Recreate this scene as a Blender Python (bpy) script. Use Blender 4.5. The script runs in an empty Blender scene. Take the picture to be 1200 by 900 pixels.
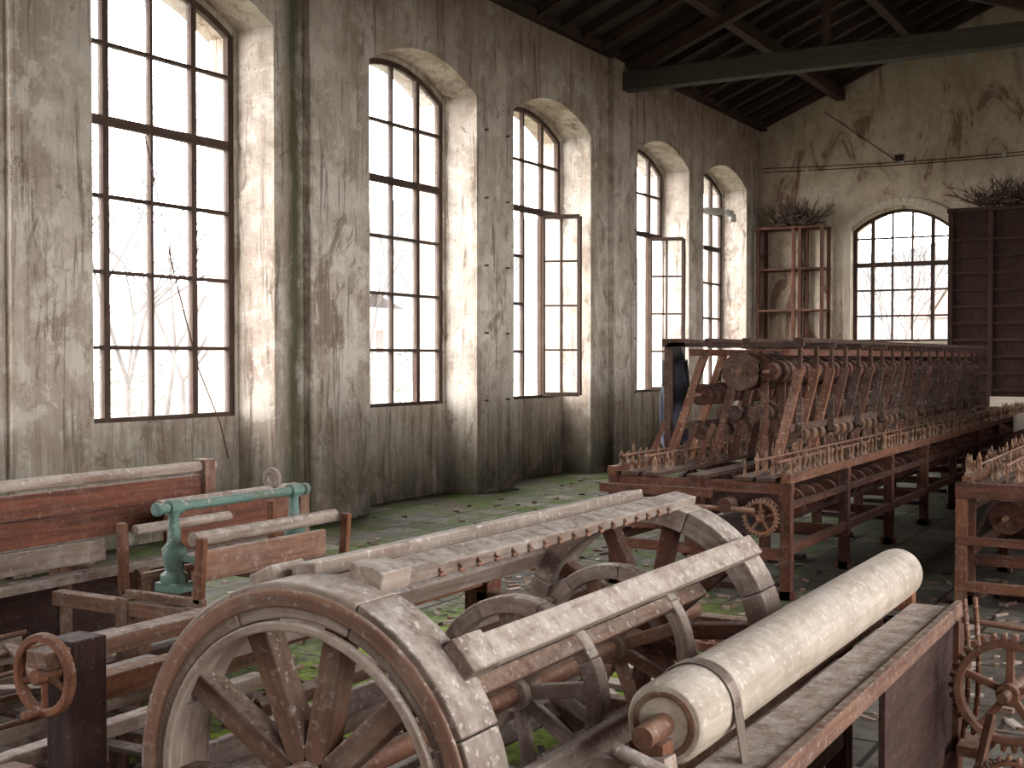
import bpy, math, random
from mathutils import Vector, Matrix
random.seed(7)
R=random.random
def U(a,b): return random.uniform(a,b)
PI=math.pi
sc=bpy.context.scene

# ---------------------------------------------------------------- materials
def newmat(name):
    m=bpy.data.materials.new(name); m.use_nodes=True
    nt=m.node_tree; nt.nodes.clear()
    o=nt.nodes.new('ShaderNodeOutputMaterial'); b=nt.nodes.new('ShaderNodeBsdfPrincipled')
    nt.links.new(b.outputs[0],o.inputs[0])
    return m,nt,b,o
class N:
    def __init__(s,nt): s.nt=nt
    def n(s,t,**k):
        x=s.nt.nodes.new(t)
        for a,v in k.items(): setattr(x,a,v)
        return x
    def l(s,a,b): s.nt.links.new(a,b)
    def attr(s,name): return s.n('ShaderNodeAttribute',attribute_name=name)
    def mapping(s,src,scale=(1,1,1),loc=(0,0,0)):
        m=s.n('ShaderNodeMapping'); m.inputs['Scale'].default_value=scale; m.inputs['Location'].default_value=loc
        s.l(src,m.inputs['Vector']); return m.outputs[0]
    def noise(s,vec,scale,detail=5,rough=.6,dist=0):
        m=s.n('ShaderNodeTexNoise'); m.inputs['Scale'].default_value=scale; m.inputs['Detail'].default_value=detail
        m.inputs['Roughness'].default_value=rough; m.inputs['Distortion'].default_value=dist
        s.l(vec,m.inputs['Vector']); return m.outputs[0]
    def rng(s,v,a,b,c=0,d=1):
        m=s.n('ShaderNodeMapRange'); m.inputs[1].default_value=a; m.inputs[2].default_value=b
        m.inputs[3].default_value=c; m.inputs[4].default_value=d; s.l(v,m.inputs[0]); return m.outputs[0]
    def math(s,op,a,b=None):
        m=s.n('ShaderNodeMath',operation=op)
        for i,v in enumerate((a,b)):
            if v is None: continue
            if isinstance(v,(int,float)): m.inputs[i].default_value=v
            else: s.l(v,m.inputs[i])
        return m.outputs[0]
    def mix(s,f,a,b,bt='MIX'):
        m=s.n('ShaderNodeMix',data_type='RGBA',blend_type=bt)
        if isinstance(f,(int,float)): m.inputs[0].default_value=f
        else: s.l(f,m.inputs[0])
        for i,v in ((6,a),(7,b)):
            if isinstance(v,tuple): m.inputs[i].default_value=(v[0],v[1],v[2],1)
            else: s.l(v,m.inputs[i])
        return m.outputs[2]
    def bump(s,h,bsdf,st=.4,d=.01):
        m=s.n('ShaderNodeBump'); m.inputs['Strength'].default_value=st; m.inputs['Distance'].default_value=d
        s.l(h,m.inputs['Height']); s.l(m.outputs[0],bsdf.inputs['Normal'])

def aged(name,c1,c2,dust=(.5,.45,.4),amt=.6,splat=.3,rough=.85,metal=0,patch=None,pa=.8):
    m,nt,b,o=newmat(name); k=N(nt)
    pc=k.attr('pc').outputs['Vector']; var=k.attr('var').outputs['Fac']
    pos=k.n('ShaderNodeNewGeometry')
    g=k.noise(k.mapping(pc,(30,30,2.2)),1.0,7,.65,.6)
    col=k.mix(k.rng(g,.35,.66),c2,c1)
    n2=k.noise(pos.outputs['Position'],7,5,.65)
    n5=k.noise(pos.outputs['Position'],3.3,6,.7,.5)
    if patch: col=k.mix(k.rng(n5,.50,.6,0,pa),col,patch)
    vv=k.n('ShaderNodeCombineColor'); 
    for i in range(3): k.l(var,vv.inputs[i])
    col=k.mix(1.0,col,vv.outputs[0],'MULTIPLY')
    sx=k.n('ShaderNodeSeparateXYZ'); k.l(pos.outputs['Normal'],sx.inputs[0])
    up=k.rng(sx.outputs[2],.05,.75)
    n3=k.noise(pos.outputs['Position'],13,7,.75)
    f=k.math('MULTIPLY',k.math('MULTIPLY',up,k.rng(n3,.38,.62,.05,1)),amt)
    f=k.math('MAXIMUM',f,k.math('MULTIPLY',k.rng(n2,.5,.72),amt*.45))
    col=k.mix(f,col,dust)
    n4=k.noise(pos.outputs['Position'],48,3,.5)
    s=k.math('MULTIPLY',k.math('MULTIPLY',k.rng(n4,.60,.66),k.rng(sx.outputs[2],-.2,.4)),splat)
    col=k.mix(s,col,(.62,.58,.53))
    k.l(col,b.inputs['Base Color']); b.inputs['Roughness'].default_value=rough; b.inputs['Metallic'].default_value=metal
    b.inputs['Specular IOR Level'].default_value=.25
    k.bump(k.math('ADD',g,k.math('MULTIPLY',n4,.6)),b,.5,.006)
    return m
M={}
M['pale']=aged('weathered_pale_wood',(.30,.24,.195),(.15,.105,.08),(.44,.39,.345),.9,.45,.88,0,(.14,.08,.06),.5)
M['brown']=aged('weathered_brown_wood',(.20,.105,.067),(.085,.045,.03),(.35,.29,.24),.65,.4)
M['red']=aged('red_brown_wood',(.115,.040,.022),(.043,.017,.011),(.24,.18,.14),.5,.2)
M['dark']=aged('dark_oiled_wood',(.05,.022,.015),(.022,.010,.007),(.12,.08,.065),.3,.1)
M['orange']=aged('orange_brown_wood',(.195,.078,.036),(.08,.031,.017),(.30,.215,.16),.55,.3)
M['grime']=aged('grimy_machine_wood',(.078,.038,.025),(.033,.017,.012),(.20,.155,.12),.6,.25)
M['iron']=aged('rusty_cast_iron',(.20,.09,.05),(.085,.04,.027),(.33,.235,.175),.6,.2,.6,.1)
M['teal']=aged('teal_painted_iron',(.11,.19,.155),(.065,.12,.10),(.26,.285,.245),.55,.35,.6,0,(.09,.10,.07))
M['bobbin']=aged('bobbin_wood',(.22,.12,.065),(.09,.045,.027),(.34,.27,.21),.45,.2)
M['truss']=aged('painted_tie_beam',(.066,.058,.044),(.035,.030,.024),(.10,.09,.075),.3,.0)
M['rafter']=aged('dark_rafter_wood',(.050,.028,.020),(.024,.014,.010),(.07,.052,.04),.2,0)
M['winframe']=aged('window_frame_paint',(.07,.042,.03),(.038,.023,.017),(.22,.18,.14),.3,0)
M['roller']=aged('roller_wood',(.43,.365,.295),(.30,.24,.18),(.50,.46,.40),.75,.6,.78,0,(.26,.205,.155),.6)
M['strap']=aged('dull_steel_strap',(.22,.17,.14),(.14,.10,.08),(.32,.27,.23),.5,.2,.45,.6)
M['branch']=aged('dried_branch',(.09,.06,.04),(.05,.03,.02),(.15,.12,.09),.3,0)
M['cream']=aged('cream_painted_wood',(.55,.49,.40),(.38,.32,.25),(.52,.46,.38),.4,.2)

def wallmat():
    m,nt,b,o=newmat('stained_plaster'); k=N(nt)
    p=k.n('ShaderNodeNewGeometry').outputs['Position']
    streak=k.noise(k.mapping(p,(2.6,2.6,.35)),1,9,.62,1.0)
    str2=k.noise(k.mapping(p,(8,8,.6),(3,1,0)),1,8,.68,1.2)
    blot=k.noise(p,.9,8,.65,.6)
    b2=k.noise(k.mapping(p,(1,1,1),(7,3,5)),2.3,9,.72,.4)
    b3=k.noise(k.mapping(p,(1.5,1.5,1.0),(1,9,2)),1.3,10,.75,1.2)
    fine=k.noise(p,9,8,.75)
    col=k.mix(k.rng(blot,.38,.60),(.46,.385,.315),(.66,.585,.495))
    col=k.mix(k.rng(streak,.44,.62,0,.6),col,(.32,.245,.19))
    col=k.mix(k.rng(b2,.52,.57,0,.6),col,(.77,.71,.62))
    col=k.mix(k.rng(b2,.46,.38,0,.6),col,(.29,.23,.175))
    col=k.mix(k.rng(b3,.57,.59,0,.65),col,(.60,.55,.48))
    col=k.mix(k.rng(b3,.43,.385,0,.75),col,(.21,.155,.115))
    col=k.mix(k.math('MULTIPLY',k.rng(str2,.55,.63),.75),col,(.17,.12,.09))
    col=k.mix(k.math('MULTIPLY',k.rng(str2,.42,.34),.5),col,(.74,.68,.59))
    col=k.mix(k.rng(fine,.57,.70,0,.5),col,(.76,.71,.62))
    col=k.mix(k.rng(fine,.43,.32,0,.6),col,(.23,.18,.14))
    sx=k.n('ShaderNodeSeparateXYZ'); k.l(p,sx.inputs[0])
    drip=k.math('MULTIPLY',k.rng(sx.outputs[2],1.15,.95),k.rng(str2,.40,.58,.1,.8))
    col=k.mix(k.math('MULTIPLY',drip,.65),col,(.19,.135,.10))
    low=k.math('MULTIPLY',k.rng(sx.outputs[2],1.5,0.0),k.rng(b2,.38,.53,.2,1))
    col=k.mix(k.math('MULTIPLY',low,.9),col,(.10,.095,.06))
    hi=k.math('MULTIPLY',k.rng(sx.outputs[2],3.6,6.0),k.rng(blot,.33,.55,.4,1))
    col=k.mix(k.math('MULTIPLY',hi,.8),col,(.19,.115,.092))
    d=k.math('ABSOLUTE',k.math('SUBTRACT',k.math('ADD',sx.outputs[1],k.math('MULTIPLY',b2,.3)),9.24))
    al=k.math('MULTIPLY',k.rng(d,.17,.03),k.math('MULTIPLY',k.rng(sx.outputs[0],.8,.3),k.rng(streak,.3,.5,.4,1)))
    col=k.mix(k.math('MULTIPLY',al,.9),col,(.07,.07,.032))
    k.l(col,b.inputs['Base Color']); b.inputs['Roughness'].default_value=.95
    b.inputs['Specular IOR Level'].default_value=.1
    k.bump(k.math('ADD',fine,k.math('MULTIPLY',b3,2.5)),b,.8,.03)
    return m
M['wall']=wallmat()
def backmat():
    m,nt,b,o=newmat('yellowed_plaster'); k=N(nt)
    p=k.n('ShaderNodeNewGeometry').outputs['Position']
    blot=k.noise(p,.9,7,.6,.4); fine=k.noise(p,7,8,.7)
    st=k.noise(k.mapping(p,(1.6,2.5,.6),(5.3,0,1.7)),1,9,.72,1.8)
    col=k.mix(k.rng(blot,.38,.62),(.44,.365,.27),(.61,.525,.415))
    col=k.mix(k.rng(fine,.48,.66,0,.65),col,(.33,.265,.195))
    col=k.mix(k.rng(st,.48,.60,0,.65),col,(.29,.20,.145))
    col=k.mix(k.rng(st,.585,.60,0,.85),col,(.17,.09,.062))
    sx=k.n('ShaderNodeSeparateXYZ'); k.l(p,sx.inputs[0])
    col=k.mix(k.math('MULTIPLY',k.rng(sx.outputs[2],4.6,7.3),.65),col,(.24,.18,.135))
    k.l(col,b.inputs['Base Color']); b.inputs['Roughness'].default_value=.95
    k.bump(fine,b,.5,.02); return m
M['back']=backmat()
def floormat():
    m,nt,b,o=newmat('mossy_tile_floor'); k=N(nt)
    p=k.n('ShaderNodeNewGeometry').outputs['Position']
    br=k.n('ShaderNodeTexBrick'); br.offset=0; br.inputs['Scale'].default_value=1
    br.inputs['Brick Width'].default_value=.4; br.inputs['Row Height'].default_value=.4
    br.inputs['Mortar Size'].default_value=.014; br.inputs['Mortar Smooth'].default_value=.3
    br.inputs['Color1'].default_value=(.085,.078,.064,1); br.inputs['Color2'].default_value=(.17,.155,.13,1)
    br.inputs['Mortar'].default_value=(.02,.018,.012,1); k.l(p,br.inputs['Vector'])
    n=k.noise(p,1.3,7,.65,.3); f=k.noise(p,14,7,.7)
    col=k.mix(k.rng(n,.42,.60,0,.8),br.outputs[0],(.05,.04,.028))
    col=k.mix(k.rng(f,.48,.66,0,.7),col,(.03,.023,.016))
    mo=k.noise(p,1.7,8,.75,.2)
    sx=k.n('ShaderNodeSeparateXYZ'); k.l(p,sx.inputs[0])
    mz=k.math('MULTIPLY',k.rng(mo,.47,.54),k.rng(sx.outputs[0],6.4,3.8,.0,.9))
    mz=k.math('MULTIPLY',mz,k.rng(sx.outputs[1],3.8,5.2,.1,1))
    col=k.mix(mz,col,k.mix(k.rng(f,.4,.6),(.07,.10,.018),(.035,.05,.014)))
    front_dark=k.math('MULTIPLY',k.rng(sx.outputs[1],5.2,3.6),.8)  # floor colour gets darker towards the front wall
    col=k.mix(front_dark,col,(.04,.03,.022))
    vd=k.n('ShaderNodeVectorMath',operation='DISTANCE'); k.l(k.mapping(p,(1,.42,1)),vd.inputs[0]); vd.inputs[1].default_value=(4.4,2.0,0)
    lit_moss=k.math('MULTIPLY',k.rng(vd.outputs['Value'],1.35,.6),k.rng(mo,.40,.49))  # bright moss strip; window light on it is painted into the green
    col=k.mix(k.math('MULTIPLY',lit_moss,.95),col,k.mix(k.rng(f,.4,.6),(.27,.38,.03),(.11,.16,.018)))
    k.l(col,b.inputs['Base Color'])
    k.l(k.rng(n,.4,.6,.95,.65),b.inputs['Roughness'])
    b.inputs['Specular IOR Level'].default_value=.12
    k.bump(k.math('ADD',k.math('MULTIPLY',f,.7),k.math('MULTIPLY',br.outputs[1],-.6)),b,.6,.015)
    return m
M['floor']=floormat()
def plain(name,c,rough=.8,nc=None,scale=5):
    m,nt,b,o=newmat(name); k=N(nt)
    p=k.n('ShaderNodeNewGeometry').outputs['Position']
    n=k.noise(p,scale,5,.6)
    k.l(k.mix(k.rng(n,.35,.65),nc or tuple(x*.65 for x in c),c),b.inputs['Base Color'])
    b.inputs['Roughness'].default_value=rough; k.bump(n,b,.3,.01); return m
M['ceil']=plain('dark_ceiling_boards',(.050,.031,.023),.9,(.02,.014,.011),3)
M['blue']=plain('faded_blue_denim',(.075,.082,.11),.95,(.035,.04,.055),14)
M['darkcloth']=plain('dark_cloth',(.04,.036,.04),.95,(.02,.018,.02),14)
M['ground']=plain('outside_ground',(.14,.14,.11),.9,(.07,.085,.045),.4)
M['hill']=plain('hillside',(.046,.052,.056),.9,(.028,.034,.033),.05)
M['house']=plain('house_render',(.18,.165,.14),.9)
M['rooftile']=plain('roof_tile',(.08,.036,.025),.9)
M['bark']=plain('bark',(.045,.033,.027),.9)
M['leaf']=plain('shrub_leaf',(.035,.055,.02),.8,(.05,.07,.03),3)
M['whitepipe']=plain('white_pipe',(.6,.58,.55),.5)
def glassmat():
    m,nt,b,o=newmat('dusty_glass'); nt.nodes.remove(b); k=N(nt)
    p=k.n('ShaderNodeNewGeometry').outputs['Position']
    t=k.n('ShaderNodeBsdfTransparent'); t.inputs[0].default_value=(.95,.96,.98,1)
    d=k.n('ShaderNodeBsdfTranslucent'); d.inputs[0].default_value=(.8,.77,.75,1)
    mx=k.n('ShaderNodeMixShader'); k.l(k.rng(k.noise(p,3,6,.7),.3,.7,.02,.10),mx.inputs[0])
    k.l(t.outputs[0],mx.inputs[1]); k.l(d.outputs[0],mx.inputs[2]); k.l(mx.outputs[0],o.inputs[0]); return m
M['glass']=glassmat()

# ---------------------------------------------------------------- builder
class B:
    def __init__(s,name): s.name=name; s.V=[];s.F=[];s.Mi=[];s.S=[];s.PC=[];s.VA=[];s.mats=[]
    def mi(s,k):
        if k not in s.mats: s.mats.append(k)
        return s.mats.index(k)
    def add(s,vs,fs,pcs,mat,smooth=None,var=None):
        o=len(s.V); s.V+= [tuple(v) for v in vs]; mi=s.mi(mat)
        va=var if var is not None else U(.72,1.2); off=(U(0,50),U(0,50),U(0,50))
        for i,f in enumerate(fs):
            s.F.append([o+j for j in f]); s.Mi.append(mi); s.S.append(bool(smooth[i]) if smooth else False)
            for j in f:
                p=pcs[j]; s.PC+= [p[0]+off[0],p[1]+off[1],p[2]+off[2],1]; s.VA+=[va,va,va,1]
    def basis(s,p1,p2,up=None):
        p1=Vector(p1);p2=Vector(p2); d=p2-p1; L=d.length; d=d/L
        if up is None: up=Vector((0,0,1))
        else: up=Vector(up)
        if abs(d.dot(up))>.985:
            if abs(d.z)>.9: ux=Vector((1,0,0))
            else: ux=Vector((0,0,1))
            uy=d.cross(ux).normalized(); ux=uy.cross(d)
        else:
            ux=d.cross(up).normalized(); uy=ux.cross(d)
        return p1,d,L,ux,uy
    def beam(s,p1,p2,w,h,mat,up=None,taper=1,var=None):
        p,d,L,ux,uy=s.basis(p1,p2,up); vs=[];pc=[]
        for t,k in ((0,1),(L,taper)):
            for a,b in ((-1,-1),(1,-1),(1,1),(-1,1)):
                vs.append(p+d*t+ux*(a*w/2*k)+uy*(b*h/2*k)); pc.append((a*w/2,b*h/2,t))
        s.add(vs,[(3,2,1,0),(4,5,6,7),(0,1,5,4),(1,2,6,5),(2,3,7,6),(3,0,4,7)],pc,mat,None,var)
    def box(s,a,b,mat,var=None):
        c=[(a[i]+b[i])/2 for i in range(3)]; z=[abs(b[i]-a[i]) for i in range(3)]
        ax=z.index(max(z))
        if ax==0: s.beam((min(a[0],b[0]),c[1],c[2]),(max(a[0],b[0]),c[1],c[2]),z[1],z[2],mat,None,1,var)
        elif ax==1: s.beam((c[0],min(a[1],b[1]),c[2]),(c[0],max(a[1],b[1]),c[2]),z[0],z[2],mat,None,1,var)
        else: s.beam((c[0],c[1],min(a[2],b[2])),(c[0],c[1],max(a[2],b[2])),z[0],z[1],mat,None,1,var)
    def lathe(s,p1,p2,prof,mat,seg=16,var=None,caps=True):
        p,d,L,ux,uy=s.basis(p1,p2); vs=[];pc=[];fs=[];sm=[]
        for t,r in prof:
            for i in range(seg):
                a=2*PI*i/seg; vs.append(p+d*(t*L)+ux*(r*math.cos(a))+uy*(r*math.sin(a)))
                pc.append((r*math.cos(a),r*math.sin(a),t*L))
        for j in range(len(prof)-1):
            for i in range(seg):
                k=(i+1)%seg; fs.append((j*seg+i,j*seg+k,(j+1)*seg+k,(j+1)*seg+i)); sm.append(seg>6)
        if caps:
            fs.append(tuple(range(seg-1,-1,-1))); sm.append(False)
            o=(len(prof)-1)*seg; fs.append(tuple(range(o,o+seg))); sm.append(False)
        s.add(vs,fs,pc,mat,sm,var)
    def cyl(s,p1,p2,r,mat,seg=16,r2=None,var=None):
        s.lathe(p1,p2,[(0,r),(1,r if r2 is None else r2)],mat,seg,var)
    def ring(s,c,n,ri,ro,w,mat,a0=0,a1=360,seg=10,var=None):
        c=Vector(c);n=Vector(n).normalized()
        if abs(n.z)>.9: u=Vector((1,0,0))
        else: u=n.cross(Vector((0,0,1))).normalized()*(-1)
        v=Vector((0,0,1)) if abs(n.z)<.1 else n.cross(u).normalized()
        if abs(n.y)>.99: u=Vector((1,0,0)); v=Vector((0,0,1))
        vs=[];pc=[];fs=[];sm=[]
        full=abs(a1-a0)>=359.9
        cnt=seg if full else seg+1
        for i in range(cnt):
            a=math.radians(a0+(a1-a0)*i/seg); e=u*math.cos(a)+v*math.sin(a)
            for r,q in ((ri,-w/2),(ro,-w/2),(ro,w/2),(ri,w/2)):
                vs.append(c+e*r+n*q); pc.append((r,q,a*ro))
        for i in range(seg):
            j=(i+1)%cnt
            for q in range(4):
                q2=(q+1)%4; fs.append((i*4+q,i*4+q2,j*4+q2,j*4+q)); sm.append(False)
        if not full:
            fs.append((0,1,2,3)); sm.append(False); o=seg*4; fs.append((o+3,o+2,o+1,o)); sm.append(False)
        s.add(vs,fs,pc,mat,sm,var)
    def quad(s,vs,mat,var=1.0):
        s.add(vs,[tuple(range(len(vs)))],[tuple(v) for v in vs],mat,None,var)
    def tube(s,pts,r,mat,seg=8):
        for i in range(len(pts)-1):
            s.cyl(pts[i],pts[i+1],r,mat,seg,var=1.0)
    def finish(s,bevel=0,recalc=True):
        me=bpy.data.meshes.new(s.name); me.from_pydata(s.V,[],s.F)
        for k in s.mats: me.materials.append(M[k])
        me.polygons.foreach_set('material_index',s.Mi); me.polygons.foreach_set('use_smooth',s.S)
        a=me.color_attributes.new('pc','FLOAT_COLOR','CORNER'); a.data.foreach_set('color',s.PC)
        a=me.color_attributes.new('var','FLOAT_COLOR','CORNER'); a.data.foreach_set('color',s.VA)
        me.update()
        ob=bpy.data.objects.new(s.name,me); bpy.context.collection.objects.link(ob)
        if recalc:
            import bmesh
            bm=bmesh.new(); bm.from_mesh(me); bmesh.ops.recalc_face_normals(bm,faces=bm.faces); bm.to_mesh(me); bm.free()
        if bevel:
            md=ob.modifiers.new('Bevel','BEVEL'); md.width=bevel; md.segments=2; md.limit_method='ANGLE'; md.angle_limit=math.radians(50)
        return ob

# ---------------------------------------------------------------- room shell
YB=22.5; YF=-4.0; XR=12.0; WH=6.0; SL=.42; T1=.45; T2=.80
ZB=1.06; SPR=4.66; RISE=.30
def archz(s,s0,s1,spr=SPR,rise=RISE):
    m=(s0+s1)/2; h=(s1-s0)/2; return spr+rise*(1-((s-m)/h)**2)
def roofz(x): return WH+SL*min(x,XR-x)
def wall_layer(b,P,a0,a1,ops,H,d0,d1,mat,extra=None):
    for d in (d0,d1):
        cur=a0
        for (s0,s1,zb,spr,rise) in ops:
            b.quad([P(cur,d,0),P(s0,d,0),P(s0,d,H(s0)),P(cur,d,H(cur))],mat)
            if zb>0: b.quad([P(s0,d,0),P(s1,d,0),P(s1,d,zb),P(s0,d,zb)],mat)
            n=16
            for i in range(n):
                u=s0+(s1-s0)*i/n; v=s0+(s1-s0)*(i+1)/n
                b.quad([P(u,d,archz(u,s0,s1,spr,rise)),P(v,d,archz(v,s0,s1,spr,rise)),P(v,d,H(v)),P(u,d,H(u))],mat)
            cur=s1
        mid=XR/2
        if cur<mid<a1 and H(mid)>H(a1)+.1:
            b.quad([P(cur,d,0),P(mid,d,0),P(mid,d,H(mid)),P(cur,d,H(cur))],mat); cur=mid
        b.quad([P(cur,d,0),P(a1,d,0),P(a1,d,H(a1)),P(cur,d,H(cur))],mat)
    for (s0,s1,zb,spr,rise) in ops:
        for s in (s0,s1): b.quad([P(s,d0,zb),P(s,d1,zb),P(s,d1,spr),P(s,d0,spr)],mat)
        if zb>0: b.quad([P(s0,d0,zb),P(s1,d0,zb),P(s1,d1,zb),P(s0,d1,zb)],mat)
        n=16
        for i in range(n):
            u=s0+(s1-s0)*i/n; v=s0+(s1-s0)*(i+1)/n
            b.quad([P(u,d0,archz(u,s0,s1,spr,rise)),P(v,d0,archz(v,s0,s1,spr,rise)),P(v,d1,archz(v,s0,s1,spr,rise)),P(u,d1,archz(u,s0,s1,spr,rise))],mat)
PL=lambda s,d,z:(-d,s,z)
PB=lambda s,d,z:(s,YB+d,z)
PR_=lambda s,d,z:(XR+d,s,z)
PFr=lambda s,d,z:(s,YF-d,z)
LW=[(-2.9,-.8),(.2,2.3),(3.75,5.84),(6.70,8.81),(10.28,12.37),(13.23,15.36),(16.87,18.95),(19.60,21.73)]
RW=[(-2.9,-.8),(.2,2.3),(3.75,5.84),(6.70,8.81),(10.28,12.37),(13.23,15.36)]
flat=lambda s:WH
b=B('wall_left')
wall_layer(b,PL,YF,YB,[(a,c,0,SPR,RISE) for a,c in LW],flat,0,T1,'wall')
wall_layer(b,PL,YF-.8,YB+.8,[(a+.04,c-.04,ZB,SPR-.05,RISE) for a,c in LW],flat,T1+.001,T2,'wall')
b.finish(recalc=False)
for i,(a,c,pr) in enumerate([(5.90,6.06,.07),(9.22,9.95,.09),(15.92,16.62,.09)]):
    b=B('trim_%d'%(i+1)); b.box((0.001,a,0),(pr,c,WH-.02),'wall',1.0); b.finish(.01)
b=B('wall_right'); wall_layer(b,PR_,YF,YB,[(a,c,ZB,SPR,RISE) for a,c in RW],flat,0,.6,'wall'); b.finish(recalc=False)
b=B('wall_back'); BW=(1.72,3.46,1.90,3.90,.36)
wall_layer(b,PB,-.8,XR+.6,[BW],lambda s:roofz(max(0,min(XR,s))),0,.5,'back')
b.finish(recalc=False)
b=B('wall_front'); wall_layer(b,PFr,-.8,XR+.6,[],lambda s:roofz(max(0,min(XR,s))),0,.5,'wall')
b.finish(recalc=False)
b=B('floor'); b.box((-.8,YF-.5,-.2),(XR+.6,YB+.5,0),'floor',1.0); b.finish()
b=B('ceiling')
for sgn in (0,1):
    f=(lambda x:x) if not sgn else (lambda x:XR-x)
    for zz in (0,.12):
        b.quad([(f(-1.0),YF-.8,WH-.42+zz+.0),(f(6.0),YF-.8,roofz(6)+zz),(f(6.0),YB+.8,roofz(6)+zz),(f(-1.0),YB+.8,WH-.42+zz)],'ceil')
b.finish(recalc=False)
b=B('trim_5'); b.box((0.002,YF,WH-.16),(.12,YB,WH-.02),'rafter',1.0); b.finish(.01)

b=B('roof_rafters')
y=YF+.3
while y<YB-.1:
    for f in ((lambda x:x),(lambda x:XR-x)):
        b.beam((f(.02),y,WH-.10+SL*.02),(f(5.98),y,roofz(5.98)-.10),.09,.13,'rafter')
    y+=.62
for x in (1.5,3.0,4.5,6.0,7.5,9.0,10.5):
    b.box((x-.08,YF,roofz(x)-.36),(x+.08,YB,roofz(x)-.17),'rafter')
b.finish(.008)
for ty in (-2.9,3.5,9.9,16.3):
    b=B('roof_truss')
    b.box((0.0,ty-.11,5.43),(XR,ty+.11,5.70),'truss',1.0)
    for f in ((lambda x:x),(lambda x:XR-x)):
        b.beam((f(.15),ty,5.72),(f(5.95),ty,roofz(5.95)-.45),.16,.2,'rafter')
        b.beam((f(5.9),ty,5.75),(f(3.1),ty,roofz(3.1)-.55),.12,.14,'rafter')
        b.box((f(3.0)-.05,ty-.05,5.7),(f(3.0)+.05,ty+.05,roofz(3.0)-.5),'rafter')
    b.box((5.9,ty-.1,5.2),(6.1,ty+.1,roofz(6)-.3),'rafter')
    b.finish(.008)

# ---------------------------------------------------------------- windows
def window(name,P,s0,s1,zb,spr,rise,d,cols=4,rowh=.63,nlow=4,leaf=None,thick=(1,3)):
    b=B(name); W=s1-s0
    az=lambda s:archz(s,s0,s1,spr,rise)
    def vbar(s,z0,z1,w): b.box(P(s-w/2,d-.03,z0),P(s+w/2,d+.03,z1),'winframe')
    def hbar(z,a,c,w): b.box(P(a,d-.027,z-w/2),P(c,d+.027,z+w/2),'winframe')
    zs=[zb+rowh*i for i in range(0,nlow+1)]; tr=zs[-1]
    zs.append(tr+(spr+rise-tr)*.48)
    skip=(lambda s,z:False)
    if leaf: skip=lambda s,z:(leaf[0]-.01<s<leaf[1]+.01 and z<tr-.05)
    for i in range(cols+1):
        s=s0+W*i/cols; th=.065 if i in thick else (.07 if i in (0,cols) else .032)
        if i==0:s+=.035
        if i==cols:s-=.035
        low=tr if (leaf and leaf[0]+.02<s<leaf[1]-.02 and i not in thick) else zb
        vbar(s,low,az(s)-.02,th)
    for j,z in enumerate(zs):
        w=.08 if j in (0,nlow) else .032
        hw=W/2; 
        if z>spr: hw=W/2*math.sqrt(max(0,1-(z-spr)/rise))
        m=(s0+s1)/2
        if leaf and 0<j<nlow:
            hbar(z,m-hw,leaf[0],w)
            if leaf[1]<s1-.1: hbar(z,leaf[1],m+hw,w)
        else: hbar(z,m-hw,m+hw,w)
    n=14
    for i in range(n):
        u=s0+W*i/n; v=s0+W*(i+1)/n
        b.beam(P(u,d,az(u)-.03),P(v,d,az(v)-.03),.055,.06,'winframe')
    for i in range(cols):
        a=s0+W*i/cols; c=s0+W*(i+1)/cols
        for j in range(len(zs)):
            if skip((a+c)/2,zs[j]+.1) or R()<.12: continue
            z0=zs[j]
            z1a=min(zs[j+1],az(a)) if j+1<len(zs) else az(a)
            z1c=min(zs[j+1],az(c)) if j+1<len(zs) else az(c)
            if z1a<=z0+.02 or z1c<=z0+.02: 
                mm=(a+c)/2; b.quad([P(a,d,min(z0,az(a))),P(c,d,min(z0,az(c))),P(mm,d,az(mm))],'glass'); continue
            b.quad([P(a,d,z0),P(c,d,z0),P(c,d,z1c),P(a,d,z1a)],'glass')
    if leaf:
        h0=Vector(P(leaf[2],d-.04,0)); h1=Vector(leaf[3]); 
        for t,w in ((0,.05),(.5,.028),(1,.05)):
            p=h0.lerp(h1,t); b.beam((p.x,p.y,zb+.04),(p.x,p.y,tr-.06),w,w,'winframe')
        for j in range(nlow+1):
            z=zb+.05+(tr-.06-zb-.05)*j/nlow; w=.055 if j in (0,nlow) else .028
            b.beam((h0.x,h0.y,z),(h1.x,h1.y,z),w,w,'winframe')
        for j in range(nlow):
            if j==2: continue
            z=zb+.05+(tr-.06-zb-.05)*j/nlow; z2=z+(tr-zb-.11)/nlow
            b.quad([(h0.x,h0.y,z),(h1.x,h1.y,z),(h1.x,h1.y,z2),(h0.x,h0.y,z2)],'glass')
    return b.finish()
wi=1
for i,(a,c) in enumerate(LW):
    leaf=None
    if i==5: leaf=(a+.04+(c-a-.08)*.5,c-.04,a+.04+(c-a-.08)*.75,(0.02,14.98,0))
    if i==6: leaf=(a+.04+(c-a-.08)*.5,c-.04,a+.04+(c-a-.08)*.75,(0.04,18.62,0))
    window('window_%d'%wi,PL,a+.04,c-.04,ZB,SPR-.05,RISE,T1+.04,leaf=leaf); wi+=1
window('window_%d'%wi,PB,1.72,3.46,1.90,3.90,.36,.12,cols=5,rowh=.46,nlow=3,thick=(1,4)); wi+=1
for (a,c) in RW:
    window('window_%d'%wi,PR_,a,c,ZB,SPR,RISE,.3); wi+=1
b=B('trim_6')
s0,s1=BW[0]-.0,BW[1]+.0
n=16
for i in range(n):
    u=s0-.1+(s1-s0+.2)*i/n; v=s0-.1+(s1-s0+.2)*(i+1)/n
    zu=archz(u,s0-.1,s1+.1,3.98,.40); zv=archz(v,s0-.1,s1+.1,3.98,.40)
    b.beam((u,YB-.03,zu),(v,YB-.03,zv),.06,.15,'cream',var=1.0)
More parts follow.
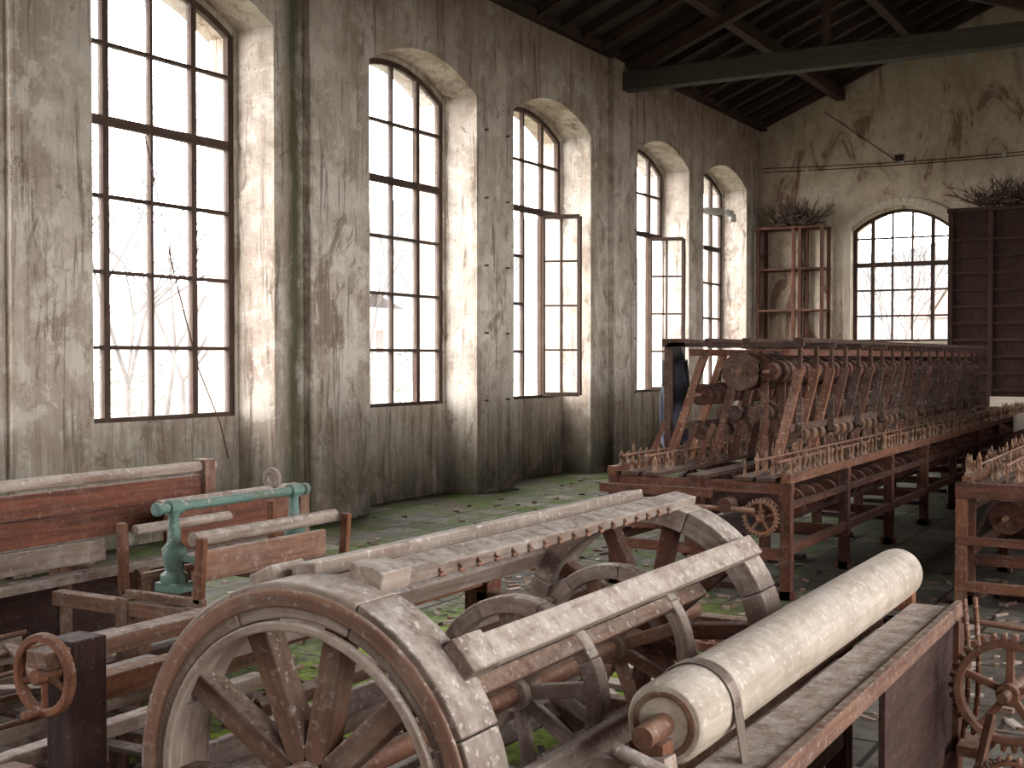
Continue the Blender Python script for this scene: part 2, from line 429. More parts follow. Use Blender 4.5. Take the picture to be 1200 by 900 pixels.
for s in (s0-.08,s1+.08): b.box((s-.07,YB-.06,1.85),(s+.07,YB-.001,4.0),'cream',1.0)
b.box((s0-.18,YB-.1,1.80),(s1+.18,YB-.001,1.89),'cream',1.0)
b.finish(.008)

# ---------------------------------------------------------------- big reel drum with its frame
def wheel(b,c,Rr,rt,rw,ns,a0,mat,smat,hub=.06,sw=.05,fell=8):
    c=Vector(c)
    for i in range(fell):
        b.ring(c,(0,1,0),Rr-rt,Rr+U(-.002,.002),rw,mat,a0+18+360/fell*i,a0+18+360/fell*(i+1)-.4,8)
    for i in range(ns):
        a=math.radians(a0+360/ns*i); e=Vector((math.cos(a),0,math.sin(a)))
        b.beam(c+e*hub*.7,c+e*(Rr-rt*.7),sw,rw*.42,smat,up=(0,1,0))
    b.cyl(c-Vector((0,rw*.75,0)),c+Vector((0,rw*.75,0)),hub,smat,20)
DX,DZ,DR=5.81,.60,.485
b=B('silk_reeling_drum')
A0=6
wheel(b,(DX,2.25,DZ),DR+.006,.085,.15,10,A0,'pale','brown',.07,.062)
wheel(b,(DX,4.18,DZ),DR,.08,.16,10,A0,'pale','red',.07,.055)
wheel(b,(DX,3.20,DZ),.29,.05,.06,8,10,'pale','pale',.05,.045)
wheel(b,(DX,3.87,DZ),.29,.05,.06,8,22,'pale','brown',.05,.045)
b.ring((DX,2.168,DZ),(0,1,0),DR-.105,DR-.082,.02,'pale',0,360,48,1.1)
b.ring((DX,2.170,DZ),(0,1,0),DR-.05,DR-.008,.012,'brown',0,360,48,1.1)
angs=[A0+36*i for i in range(10)]
for i,a in enumerate(angs):
    r=math.radians(a); e=Vector((math.cos(r),0,math.sin(r))); c=Vector((DX,0,DZ))+e*(DR+.010)
    y0=2.305+U(-.015,.015); y1=4.25+U(-.03,.03)
    w={1:.078,2:.085}.get(i,.07)
    b.beam(c+Vector((0,y0,0)),c+Vector((0,y1,0)),w,.036,'pale',up=e)
    if i in (1,2,3):
        b.beam(c+Vector((0,y0-.02,0))+e*.008,c+Vector((0,y0+.10,0))+e*.008,w+.012,.05,'pale',up=e)
r=math.radians(99); e=Vector((math.cos(r),0,math.sin(r))); c=Vector((DX,0,DZ))+e*(DR+.012)
b.beam(c+Vector((0,2.30,0)),c+Vector((0,4.2,0)),.075,.04,'pale',up=e)
r=math.radians(A0+72); e=Vector((math.cos(r),0,math.sin(r))); tg=Vector((math.sin(r),0,-math.cos(r)))
for i in range(17):
    y=2.55+i*.09; p=Vector((DX,y,DZ))+e*(DR+.018)+tg*.038
    b.cyl(p,p+tg*.016-e*.010,.006,'iron',8); b.beam(p-e*.02+tg*.008,p-e*.02+tg*.008+Vector((0,.03,0)),.010,.012,'iron')
for a in (40,150,265,330):
    r=math.radians(a); e=Vector((math.cos(r),0,math.sin(r)))
    b.beam(Vector((DX,2.3,DZ))+e*.27,Vector((DX,4.15,DZ))+e*.27,.05,.03,'brown',up=e)
b.cyl((DX,1.9,DZ),(DX,4.62,DZ),.03,'iron',16)
XL=4.78; XF=6.375
b.box((XL-.06,2.38,0),(XL+.055,2.50,.80),'dark')
b.box((XL-.06,4.62,0),(XL+.06,4.74,.74),'red')
b.box((XL-.045,2.30,.735),(XL+.045,4.8,.785),'brown',1.0)
b.box((XL-.035,2.5,.60),(XL+.035,4.7,.67),'orange')
b.box((XL-.03,2.5,.22),(XL+.03,4.7,.30),'pale')
for y in (1.86,4.66):
    for x in (DX-.58,XF): b.box((x-.04,y-.045,0),(x+.04,y+.045,.66),'red')
    b.box((XL,y-.04,.50),(XF,y+.04,.575),'brown')
    b.box((XL,y-.035,.12),(XF,y+.035,.19),'brown')
for x,z in ((DX-.58,.42),(DX-.58,.16),(XF,.40),(XF,.14)):
    b.box((x-.03,1.86,z),(x+.03,4.7,z+.075),'pale')
b.box((XL-.04,1.80,0),(XL+.04,1.9,.58),'red')
b.box((DX-.2,1.9,.05),(DX-.14,4.66,.10),'brown'); b.box((DX+.2,1.9,.05),(DX+.26,4.66,.10),'brown')
c=Vector((4.775,2.33,.712))
b.ring(c,(0,1,0),.093,.118,.028,'orange',0,360,32,1.25)
for i in range(5):
    a=PI*.3+2*PI*i/5; e=Vector((math.cos(a),0,math.sin(a))); b.beam(c+e*.015,c+e*.097,.018,.014,'orange',up=(0,1,0),var=1.25)
b.cyl(c-Vector((0,.035,0)),c+Vector((0,.045,0)),.024,'orange',16,var=1.25)
b.cyl(c,c+Vector((0,.06,0)),.014,'iron',12)
b.cyl(c+Vector((-.02,0,-.105)),c+Vector((-.02,-.06,-.105)),.012,'orange',10,var=1.25)
b.finish(.005)

# ---------------------------------------------------------------- roller bench
b=B('take_up_roller_bench'); RX,RZ=6.56,.785
prof=[(0,.085),(.006,.094),(.05,.096),(.3,.094),(.6,.096),(.95,.095),(.985,.093),(1,.082)]
b.lathe((RX,2.54,RZ),(RX,4.82,RZ),prof,'roller',40,1.0)
b.ring((RX,2.538,RZ),(0,1,0),.0601,.075,.004,'brown',0,360,32)
b.cyl((RX,2.42,RZ),(RX,2.55,RZ),.026,'iron',16); b.cyl((RX,4.8,RZ),(RX,4.93,RZ),.026,'iron',16)
b.box((6.60,2.1,.635),(6.75,4.84,.665),'pale',1.0)
b.box((6.752,2.1,.625),(6.78,4.9,.682),'brown',.95)
b.box((6.46,2.1,.58),(6.50,4.84,.63),'brown')
b.box((6.74,3.75,.12),(6.76,4.85,.62),'dark')
for y in (2.16,4.86):
    b.box((6.70,y-.05,0),(6.78,y+.05,.62),'red'); b.box((6.50,y-.04,0),(6.56,y+.04,.60),'red')
    b.box((6.5,y-.03,.2),(6.75,y+.03,.27),'red')
    b.box((6.50,y-.03,.53),(6.72,y+.03,.60),'brown')
b.box((6.52,2.44,.63),(6.60,2.50,.77),'orange'); b.cyl((6.50,2.40,.76),(6.64,2.40,.72),.018,'pale',12)
b.beam((6.44,2.46,.70),(6.62,2.44,.73),.05,.04,'pale'); 
b.cyl((6.56,2.38,.71),(6.56,2.5,.71),.026,'pale',14)
b.box((6.52,4.86,.63),(6.60,4.92,.77),'orange')
b.ring((RX,2.74,RZ),(0,1,0),.098,.102,.05,'strap',-5,185,28,1.0)
b.beam((RX+.100,2.74,RZ),(RX+.12,2.74,.66),.005,.05,'strap',up=(0,1,0),var=1.0)
b.beam((RX-.100,2.74,RZ),(RX-.10,2.74,.60),.005,.05,'strap',up=(0,1,0),var=1.0)
b.finish(.004)

# ---------------------------------------------------------------- gear machine
def gear(b,c,n,Ro,w,teeth,mat,spokes=5):
    c=Vector(c); n=Vector(n).normalized()
    b.ring(c,n,Ro*.80,Ro*.93,w,mat,0,360,max(32,teeth),1.2)
    u=n.cross(Vector((0,0,1))).normalized(); v=Vector((0,0,1))
    for i in range(teeth):
        a=2*PI*i/teeth; e=u*math.cos(a)+v*math.sin(a)
        b.beam(c+e*Ro*.92,c+e*Ro*1.05,Ro*3.3/teeth,w*.9,mat,up=n,var=1.2,taper=.8)
    for i in range(spokes):
        a=2*PI*i/spokes+.3; e=u*math.cos(a)+v*math.sin(a); b.beam(c+e*Ro*.12,c+e*Ro*.83,Ro*.13,w*.5,mat,up=n,var=1.2)
    b.cyl(c-n*w,c+n*w,Ro*.2,mat,18,var=1.2)
b=B('gear_drive')
gear(b,(7.0,4.52,.45),(.1,1,0),.195,.04,34,'iron')
gear(b,(7.04,4.34,.17),(.1,1,0),.11,.04,22,'iron')
b.cyl((6.99,4.42,.45),(7.04,4.98,.45),.02,'iron'); b.cyl((7.025,4.22,.17),(7.09,4.9,.17),.018,'iron')
b.box((7.0,4.90,0),(7.07,4.98,.56),'iron'); b.box((7.26,4.84,0),(7.33,4.92,.60),'iron')
b.box((7.0,4.90,.48),(7.33,4.95,.53),'iron')
b.box((6.86,4.10,0),(7.30,4.18,.06),'iron'); b.box((6.84,4.10,0),(6.90,4.95,.05),'iron')
b.lathe((6.84,4.06,.14),(6.98,4.22,.16),[(0,.03),(.1,.06),(.5,.075),(.9,.055),(1,.03)],'iron',18)
b.box((6.88,4.08,0),(6.96,4.18,.10),'iron')
for k,(dx,dy) in enumerate(((0,0),(.025,.06))):
    pts=[]
    for i in range(13):
        t=i/12; pts.append((6.815+dx+.035*math.sin(t*PI),4.72+dy-.12*math.sin(t*PI*.95),.72-.50*t))
    b.tube(pts,.010,'orange',7)
b.box((6.80,4.66,.16),(6.88,4.84,.20),'iron')
b.cyl((6.80,4.75,.64),(7.30,4.90,.58),.012,'iron')
b.beam((6.9,4.30,.05),(6.96,4.40,.40),.03,.02,'iron')
b.finish(.003)

# ---------------------------------------------------------------- warp beam loom (left)
b=B('warp_beam_loom')
X=2.70
b.cyl((X,2.6,1.0),(X,5.18,1.0),.03,'pale',16)
b.box((X-.02,2.7,.70),(X+.02,5.06,.955),'red',1.4)
b.box((X-.03,2.7,.83),(X+.032,5.06,.845),'red')
b.box((X-.05,2.6,.585),(X+.06,4.35,.695),'pale')
b.box((X-.04,5.06,.62),(X+.05,5.14,1.04),'brown'); b.box((X-.04,2.62,.62),(X+.05,2.70,1.04),'brown')
for y in (2.7,4.2,5.1):
    for x in (X-.1,X+.45): b.box((x-.04,y-.04,0),(x+.04,y+.04,.60),'brown')
    b.box((X-.14,y-.035,.52),(X+.5,y+.035,.585),'brown')
b.box((X+.41,2.7,.12),(X+.49,5.1,.2),'dark'); b.box((X+.38,2.6,.585),(X+.46,5.2,.63),'pale')
b.box((X-.1,2.7,.2),(X-.07,5.1,.52),'dark')
b.box((X+.30,4.5,.60),(X+.33,5.5,.84),'red',1.4); b.cyl((X+.32,4.45,.87),(X+.32,5.5,.87),.022,'pale')
b.box((X+.28,5.5,0),(X+.36,5.58,.86),'brown')
b.ring((X+.32,5.30,.93),(0,1,0),.03,.06,.03,'pale',0,360,20)
b.finish(.005)

b=B('teal_winding_head')
TX=3.97; T0,TE=3.62,4.36
b.cyl((TX,T0-.08,1.0),(TX,TE+.06,1.0),.020,'teal',16,var=1.0)
for y in (T0,TE):
    b.lathe((TX,y,.69),(TX,y,1.03),[(0,.055),(.12,.055),(.16,.035),(.3,.045),(.42,.05),(.5,.028),(.8,.02),(.88,.03),(.95,.032),(1,.015)],'teal',18,1.0)
    b.box((TX-.06,y-.05,.66),(TX+.06,y+.05,.70),'teal',1.0)
    b.cyl((TX,y-.035,1.0),(TX,y+.035,1.0),.032,'teal',16,var=1.0)
b.cyl((TX,T0-.08,1.0),(TX,T0-.10,1.0),.028,'teal',14,var=1.0); b.cyl((TX,TE+.06,1.0),(TX,TE+.09,1.0),.028,'teal',14,var=1.0)
b.beam((TX,T0,.80),(TX+.13,T0,.80),.03,.03,'teal',var=1.0)
b.cyl((4.12,T0-.05,.885),(4.12,TE+.1,.885),.030,'pale',16); b.cyl((3.80,T0-.05,.90),(3.80,T0+.5,.90),.022,'pale',14)
b.box((4.10,T0-.02,.71),(4.13,TE+.03,.83),'brown',1.25); b.box((3.78,T0,.69),(3.81,TE,.72),'brown')
for y in (T0-.07,TE+.10):
    b.beam((3.76,y,.645),(4.2,y,.645),.03,.035,'brown',var=1.1)
    b.beam((3.76,y,.64),(3.75,y,.93),.04,.03,'orange',up=(0,1,0),var=.9); b.beam((4.17,y,.64),(4.19,y,.90),.04,.03,'orange',up=(0,1,0),var=.9)
    for x in (3.78,4.16): b.box((x-.035,y-.035,0),(x+.035,y+.035,.63),'brown')
    b.box((3.36,y-.03,.56),(4.2,y+.03,.62),'brown')
b.box((3.75,T0-.1,.20),(3.81,TE+.15,.27),'brown')
b.finish(.004)

b=B('low_slatted_rack')
for i,x in enumerate((3.27,3.52,3.80,4.06,4.33,4.60)):
    b.box((x-.032,1.9,.40+.012*(i%2)),(x+.032,3.42,.445+.012*(i%2)),'pale')
for y in (1.95,2.3,2.65,3.0,3.36): b.box((3.24,y-.03,.345),(4.64,y+.03,.398),'pale')
for x in (3.27,3.93,4.60):
    for y in (1.95,3.36): b.box((x-.03,y-.03,0),(x+.03,y+.03,.36),'brown')
    b.box((x-.02,1.95,.12),(x+.02,3.36,.17),'pale')
for i in range(8):
    y=2.05+i*.18; b.beam((3.26,y+U(-.04,.04),.19),(4.6,y+U(-.06,.06),.19),.07,.02,'pale')
for i in range(5): b.cyl((3.3+i*.27,1.9,.47),(3.35+i*.27,3.4,.47),.010,'iron',8)
b.beam((3.3,2.2,.475),(4.55,3.1,.475),.06,.025,'pale'); b.beam((3.5,3.2,.475),(4.6,2.6,.505),.05,.02,'brown')
b.finish(.004)

# ---------------------------------------------------------------- spinning machine rows
def bobbin(b,x,y,z,h=.14,r=.022):
    b.lathe((x,y,z),(x,y,z+h),[(0,r*.9),(.12,r*.9),(.14,r*.5),(.6,r*.55+.002),(.62,r*.8),(.8,r*.45),(1,.004)],'bobbin',7,U(.5,1.15),caps=False)
def row(name,X0,X1,Y0,Y1,YT0,YT1,full=True):
    b=B(name); XM=(X0+X1)/2; W=X1-X0
    ys=[Y0+.05]; 
    while ys[-1]<Y1-1.6: ys.append(ys[-1]+1.42)
    ys.append(Y1-.05)
    for y in ys:
        for x in (X0+.04,XM,X1-.04):
            b.box((x-.035,y-.04,0),(x+.035,y+.04,.80),'red')
        b.box((X0,y-.03,.70),(X1,y+.03,.775),'red'); b.box((X0,y-.03,.26),(X1,y+.03,.33),'red')
        b.box((X0-.02,y-.04,.0),(X0+.1,y+.04,.06),'red'); b.box((X1-.1,y-.04,.0),(X1+.02,y+.04,.06),'red')
    for x in (X0+.03,X1-.03): b.box((x-.03,Y0,.775),(x+.03,Y1,.835),'orange',.8)
    for x in (X0+.03,X1-.03,XM): b.box((x-.02,Y0,.30),(x+.02,Y1,.36),'red')
    for x in (X0+.17,X0+.33,XM,X1-.33,X1-.17): b.box((x-.065,Y0,.78),(x+.065,Y1,.805),'grime')
    for x in (X0+.03,X1-.03): b.box((x-.02,Y0+.04,.60),(x+.02,Y1,.64),'red')
    for x in (X0+.25,X1-.25):
        b.cyl((x,Y0+.05,.56),(x,Y1-.1,.56),.016,'iron',8)
        y=Y0+.2
        while y<Y1-.2:
            b.cyl((x,y-.022,.56),(x,y+.022,.56),.10+U(-.015,.02),'red',18); y+=.30
    b.box((XM-.25,Y0+.3,.36),(XM+.25,Y1-.2,.385),'dark')
    b.cyl((XM,Y0+.1,.58),(XM,Y1-.1,.58),.085,'dark',14)
    for i in range(len(ys)-1):
        b.beam((X0+.04,ys[i]+.05,.34),(X0+.04,ys[i+1]-.05,.68),.03,.05,'dark')
        b.box((X0+.2,ys[i]+.2,.0),(X0+.9,ys[i]+.32,.04),'dark')
    y=Y0+.06
    while y<Y1-.05:
        for x,zz in ((X0+.03,.835),(X0+.17,.805),(X0+.33,.805),(X1-.33,.805),(X1-.17,.805),(X1-.03,.835)):
            if R()<.86: bobbin(b,x+U(-.008,.008),y+U(-.01,.01),zz,U(.08,.15),U(.016,.026))
        y+=.115
    for x in (X0+.10,X1-.10,X0+.26,X1-.26):
        b.cyl((x,Y0+.05,.91),(x,Y1-.05,.91),.009,'iron',6)
    y=Y0+.1
    while y<Y1:
        for x in (X0+.10,X1-.10,X0+.26,X1-.26): b.cyl((x,y,.80),(x,y,.93),.007,'iron',6)
        y+=.55
    sx=XM-.03
    b.cyl((sx,YT0,1.50),(sx,YT1,1.50),.022,'iron',10)
    y=YT0+.03; i=0
    while y<YT1:
        b.lathe((sx,y,1.50),(sx,y+.20,1.50),[(0,.140),(.14,.145),(.16,.085),(.72,.08),(.74,.125),(1,.12)],'red' if i%3 else 'grime',20,U(.8,1.2))
        y+=.245; i+=1
    for x,z in ((sx-.34,1.32),(sx+.20,1.50)):
        b.cyl((x,YT0,z),(x,YT1,z),.014,'iron',8)
        y=YT0+.1
        while y<YT1: 
            b.cyl((x,y,z),(x,y+.10,z),.075+U(-.01,.015),'red',14,var=U(.6,1.1)); y+=.16
    y=YT0; i=0
    while y<=YT1+.01:
        m='orange' if i<3 else ('red' if i%2 else 'grime')
        b.beam((sx-.50,y-.14,.80),(sx-.34,y+.22,1.66),.035,.06,m,up=(1,0,0))
        b.beam((sx+.34,y-.16,.80),(sx+.40,y+.24,1.52),.035,.065,m,up=(1,0,0))
        b.beam((sx+.40,y+.24,1.50),(sx+.40,y+.24,1.70),.03,.04,'grime')
        for s in (-1,1): b.beam((sx+s*.20,y+.02,.80),(sx+s*.12,y+.26,1.46),.03,.055,'red',up=(1,0,0))
        if i%2==0:
            b.beam((sx+.44,y+.10,1.02),(sx+.38,y+.30,1.30),.03,.045,'grime',up=(1,0,0))
            b.box((sx-.56,y-.02,1.685),(sx+.5,y+.02,1.72),'grime')
        y+=.42; i+=1
    for x,w in ((sx-.56,.06),(sx-.22,.05),(sx+.08,.06),(sx+.48,.06)):
        b.box((x-w/2,YT0-.05,1.72),(x+w/2,YT1,1.75),'grime')
    b.box((sx+.33,YT0,1.62),(sx+.39,YT1,1.67),'red'); b.box((sx-.39,YT0,1.62),(sx-.33,YT1,1.67),'red')
    b.box((sx-.47,YT0,1.06),(sx-.43,YT1,1.11),'grime'); b.box((sx+.36,YT0,1.06),(sx+.40,YT1,1.11),'grime')
    y=YT0+.2
    while y<YT1-.2:
        for s in (-1,1):
            x=sx+s*.36; b.cyl((x,y-.05,1.02),(x,y+.05,1.02),.055,'bobbin',12,var=U(.4,.9)); b.cyl((x,y,.8),(x,y,1.0),.01,'iron',6)
            x=sx+s*.08; b.cyl((x,y-.06,1.18),(x,y+.03,1.18),.06,'grime',12)
        y+=.21
    return b
b=row('silk_spinning_machine',3.83,5.16,7.93,20.5,8.85,16.8)
b.box((3.80,7.86,.66),(4.62,7.93,.72),'red'); b.box((3.84,7.90,.42),(4.5,7.95,.46),'red')
b.beam((3.9,7.88,.62),(4.3,7.88,.44),.03,.04,'red'); b.beam((4.45,7.88,.64),(4.2,7.88,.44),.03,.04,'red')
b.cyl((4.75,7.80,.62),(4.75,7.93,.62),.05,'red',16); b.cyl((4.4,7.82,.60),(4.95,7.82,.60),.018,'iron')
gear(b,(4.98,7.86,.55),(0,1,0),.12,.03,28,'iron')
for i in range(4):
    b.beam((3.87+i*.13,8.55,.82),(3.98+i*.13,8.6,1.12),.028,.028,'red',up=(0,1,0))
b.box((3.88,8.83,.8),(3.93,8.88,1.70),'grime'); b.box((3.86,8.83,1.69),(4.05,8.89,1.75),'grime')
b.finish()
b=B('machine_cover_board'); b.box((4.4,20.55,.84),(5.16,20.62,1.0),'cream'); b.box((5.17,17.5,.62),(5.19,20.62,.84),'cream',.9); b.box((4.4,20.55,0),(4.45,20.6,.84),'red');b.box((5.1,20.55,0),(5.15,20.6,.84),'red'); b.finish(.004)
b=row('silk_spinning_machine',6.15,7.48,8.40,20.4,12.3,16.8)
b.box((6.12,8.33,.10),(6.9,8.40,.16),'orange'); b.box((6.12,8.33,.70),(6.9,8.39,.80),'red'); b.box((6.13,8.33,.4),(6.9,8.37,.45),'red')
b.box((6.12,8.34,0),(6.19,8.40,.8),'orange')
b.finish()

# ---------------------------------------------------------------- hanging jacket
b=B('hanging_work_jacket'); cx,cy=3.74,9.38; seg=28; vs=[];pc=[];fs=[];nz=14
for j in range(nz+1):
    t=j/nz; z=1.64-.76*t
    rx=.05+.11*min(1,t*4)+.03*t; ry=.04+.04*min(1,t*3)+.02*t
    for i in range(seg):
        a=2*PI*i/seg; f=1+.13*math.sin(a*5+t*3)*min(1,t*2)+.06*math.sin(a*9-t*4)
        vs.append((cx+ry*math.cos(a)*f*.9,cy+rx*math.sin(a)*f+.02*math.sin(t*7),z-.02*math.sin(a*3)*t)); pc.append((0,0,0))
for j in range(nz):
    for i in range(seg):
        k=(i+1)%seg; fs.append((j*seg+i,j*seg+k,(j+1)*seg+k,(j+1)*seg+i))
fs.append(tuple(range(seg)))
b.add(vs,fs,pc,'blue',[True]*len(fs),1.0)
for s in (-1,1):
    pts=[(cx+.0,cy+s*.13,1.58),(cx+.01,cy+s*.17,1.38),(cx+.02,cy+s*.16,1.16),(cx+.01,cy+s*.15,1.02)]
    for q in range(3): b.cyl(pts[q],pts[q+1],.055-.008*q,'darkcloth' if q==0 else 'blue',14,r2=.047-.008*q,var=1.0)
b.lathe((cx,cy,1.58),(cx,cy,1.70),[(0,.085),(.5,.07),(1,.045)],'darkcloth',16,1.0)
b.cyl((cx,cy,1.68),(cx+.14,cy,1.735),.008,'iron')
b.finish()

# ---------------------------------------------------------------- back wall furniture
b=B('open_shelf_rack')
y0,y1=21.95,22.44
for x in (.14,.80,.92,1.32):
    for y in (y0,y1-.05): b.box((x-.03,y,0),(x+.03,y+.05,4.0),'red')
for z in (.4,1.1,1.75,2.47,3.22,3.97):
    b.box((.10,y0,z-.02),(1.36,y1,z+.015),'red')
b.finish(.004)
b=B('dark_slatted_cabinet')
b.box((3.55,21.85,0),(5.6,22.46,4.05),'dark')
for i in range(14):
    z=.2+i*.28; b.box((3.53,21.80,z),(5.62,21.85,z+.05),'dark')
for x in (3.56,4.2,4.9,5.58): b.box((x-.04,21.79,0),(x+.04,21.85,4.05),'dark')
b.box((3.5,21.78,4.05),(5.65,22.46,4.12),'dark')
b.finish(.006)
def twigs(name,x0,x1,y,z,n,h):
    b=B(name)
    for i in range(n):
        x=U(x0,x1); a=U(-1.2,1.2); l=U(.25,h); yy=y+U(-.15,.15)
        p=Vector((x,yy,z+U(0.012,.05))); d=Vector((math.sin(a),U(-.3,.15),abs(math.cos(a))*.8)).normalized()
        q=p+d*l
        if q.x<.12: continue
        b.cyl(p,q,.012,'branch',5,r2=.005)
        for k in range(3):
            m=p.lerp(q,U(.4,.9)); dd=(d+Vector((U(-.9,.9),U(-.6,.3),U(-.2,.6)))).normalized()*U(.08,.22)
            if (m+dd).x>.05: b.cyl(m,m+dd,.006,'branch',4,r2=.002)
    for i in range(60):
        x=U(x0,x1); p=Vector((x,y+U(-.2,.2),z+U(.014,.22))); b.cyl(p,p+Vector((U(-.2,.3),U(-.1,.1),U(-.0,.06))),.012,'branch',5)
    b.finish()
twigs('dried_branch_bundle',.45,1.15,22.1,3.99,90,.55)
twigs('dried_branch_bundle',3.95,5.3,22.05,4.13,110,.65)
b=B('wall_wiring')
for z,sg in ((5.15,.08),(5.07,.05)):
    pts=[(0.05+i*.7,YB-.03,z-sg*math.sin(i/9*PI)) for i in range(10)]
    b.tube(pts,.008,'dark',6)
for x in (.9,2.6,4.3): b.cyl((x,YB-.05,5.06),(x,YB,5.06),.035,'whitepipe',12)
b.cyl((1.2,YB-.02,6.1),(2.5,YB-.02,5.1),.008,'dark',6)
b.box((2.48,YB-.05,5.1),(2.62,YB-.001,5.2),'dark')
b.finish()
b=B('stove_pipe')
b.tube([(-.45,19.95,4.15),(.1,20.3,4.12),(.22,20.38,4.08),(.22,20.40,3.95)],.06,'whitepipe',14)
b.finish()
b=B('hanging_cord'); b.tube([(-.40,7.62,3.5),(-.37,7.9,2.4),(-.34,8.18,1.5),(-.2,8.3,1.02),(-.1,8.3,.7)],.006,'dark',6); b.finish()
b=B('wall_bolts')
for y in (12.55,13.05,16.78):
    for z in (1.1,1.9,2.7,3.5,4.3): b.cyl((.0,y,z),(.05,y,z),.012,'iron',8)
b.finish()

# ---------------------------------------------------------------- floor clutter
b=B('floor_debris')
for i in range(1000):
    x=U(2.5,7.2); y=U(2.0,9.5); l=U(.02,.12); a=U(0,PI); h=U(.004,.02)
    b.beam((x,y,h/2),(x+l*math.cos(a),y+l*math.sin(a),h/2),U(.01,.04),h,random.choice(['pale','brown','brown','dark']))
for i in range(350):
    x=U(.1,3.8); y=U(5.5,20); l=U(.02,.09); a=U(0,PI); h=U(.004,.02)
    b.beam((x,y,h/2),(x+l*math.cos(a),y+l*math.sin(a),h/2),U(.01,.05),h,random.choice(['pale','brown','dark']))
b.finish()
for (x,y,r) in ((5.45,6.6,.13),(5.6,7.1,.10),(5.2,6.4,.09),(5.75,6.1,.11)):
    b=B('loose_pulley'); b.ring((x,y,.03),(0,0,1),r*.75,r,.05,'red',0,360,26); b.cyl((x,y,.0),(x,y,.07),r*.2,'iron',14)
    for k in range(4):
        a=k*PI/2+.3; b.beam((x+r*.15*math.cos(a),y+r*.15*math.sin(a),.03),(x+r*.8*math.cos(a),y+r*.8*math.sin(a),.03),.03,.02,'red')
    b.finish(.003)
for i in range(3):
    b=B('loose_plank'); y=5.15+i*.3; b.beam((4.4+U(-.3,.3),y,.016),(5.5,y+U(-.06,.06),.016),.1,.03,random.choice(['brown','pale'])); b.finish(.004)

# ---------------------------------------------------------------- outside
b=B('outside_ground'); 
b.quad([(-90,-60,-.6),(-.85,-60,-.6),(-.85,23.2,-.6),(-90,23.2,-.6)],'ground'); b.quad([(-90,23.2,-.6),(90,23.2,-.6),(90,110,-.6),(-90,110,-.6)],'ground')
b.quad([(12.7,-60,-.6),(90,-60,-.6),(90,23.2,-.6),(12.7,23.2,-.6)],'ground'); b.finish()
b=B('distant_hill')
n=40; pr=[(U(0,1)) for _ in range(n+1)]
for i in range(n):
    x1=-90+i*4.5; x2=x1+4.5; h1=13+5*math.sin(i*.35)+pr[i]*1.5; h2=13+5*math.sin((i+1)*.35)+pr[i+1]*1.5
    b.quad([(x1,95,-.6),(x2,95,-.6),(x2,112,h2),(x1,112,h1)],'hill')
b.finish()
def house(x,y,w,d,h):
    b=B('distant_house'); b.box((x,y,-.6),(x+w,y+d,h),'house',1.0)
    for k in (0,1):
        ya=y-.3 if k==0 else y+d+.3; b.quad([(x-.3,ya,h),(x+w+.3,ya,h),(x+w+.3,y+d/2,h+1.5),(x-.3,y+d/2,h+1.5)],'rooftile')
    for i in range(3):
        b.box((x+w+.0,y+.8+i*d/3,h*.4),(x+w+.03,y+1.6+i*d/3,h*.7),'dark')
    b.finish()
house(-42,44,7,9,4); house(-6,60,9,8,3.5); house(-50,60,8,10,5)
def tree(x,y,h,seed):
    random.seed(seed); b=B('bare_tree')
    def rec(p,d,l,r,lev):
        q=p+d*l; b.cyl(p,q,r,'bark',6,r2=r*.7,var=1.0)
        if lev==0: return
        for k in range(3 if lev>2 else 2+int(R()*2)):
            dd=(d+Vector((U(-.8,.8),U(-.8,.8),U(-.15,.6)))).normalized(); rec(q,dd,l*U(.6,.85),r*.62,lev-1)
    rec(Vector((x,y,-.6)),Vector((U(-.1,.1),U(-.1,.1),1)).normalized(),h*.3,.06,5); b.finish()
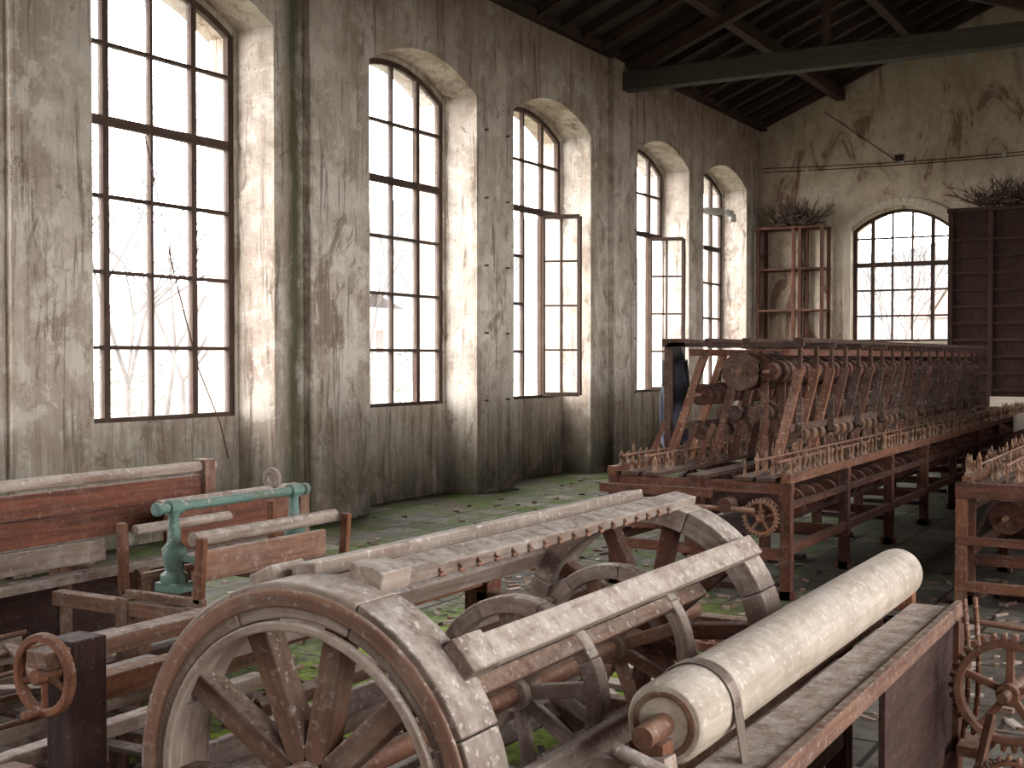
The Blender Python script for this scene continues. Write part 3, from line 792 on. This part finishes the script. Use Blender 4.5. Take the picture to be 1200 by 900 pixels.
tree(-7,13.5,6,1); tree(-8.5,16.2,6,21); tree(-13,20,8,2); tree(-6.5,9.5,4.5,5); tree(-12,26,7,6); tree(-14,34,7,8); tree(.5,32,6,9); tree(4.5,38,7,4); tree(-1.5,40,7,12)
random.seed(3)
for (x,y,s) in ((-20,26,1.6),(-25,44,2),(-11,22.5,1.3)):
    b=B('garden_shrub')
    for i in range(320):
        p=Vector((x,y,s*.3))+Vector((U(-1,1),U(-1,1),U(-.8,1)))*s*.8; d=Vector((U(-1,1),U(-1,1),U(-1,1))).normalized()*.12; e=Vector((U(-1,1),U(-1,1),U(-1,1))).normalized()*.09
        b.quad([p,p+d,p+d+e,p+e],'leaf')
    b.cyl((x,y,-.6),(x,y,s*.4),.05,'bark',6); b.finish()

# ---------------------------------------------------------------- light
w=bpy.data.worlds.new('World'); sc.world=w; w.use_nodes=True
nt=w.node_tree; bg=nt.nodes['Background']; bg.inputs[0].default_value=(1,.97,.965,1); bg.inputs[1].default_value=21
def portal(loc,rot,sx,sy):
    l=bpy.data.lights.new('portal','AREA'); l.shape='RECTANGLE'; l.size=sx; l.size_y=sy
    l.cycles.is_portal=True
    o=bpy.data.objects.new('sky_portal',l); o.location=loc; o.rotation_euler=rot; bpy.context.collection.objects.link(o)
for a,c in LW: portal((-.83,(a+c)/2,(ZB+SPR+RISE)/2),(0,-PI/2,0),SPR+RISE-ZB+.1,c-a)
for a,c in RW: portal((XR+.65,(a+c)/2,(ZB+SPR+RISE)/2),(0,PI/2,0),SPR+RISE-ZB+.1,c-a)
portal((2.59,YB+.55,3.08),(-PI/2,0,0),1.8,2.5)
sc.view_settings.view_transform='Standard'
sc.view_settings.look='None'
sc.view_settings.exposure=0.0

# ---------------------------------------------------------------- camera
cd=bpy.data.cameras.new('cam'); cd.sensor_width=36; cd.lens=43.5; cd.clip_start=.05; cd.clip_end=500
co=bpy.data.objects.new('cam',cd); co.location=(7.64,0,1.6); co.rotation_euler=(math.radians(90-1.19),0,math.radians(30.08))
bpy.context.collection.objects.link(co); sc.camera=co
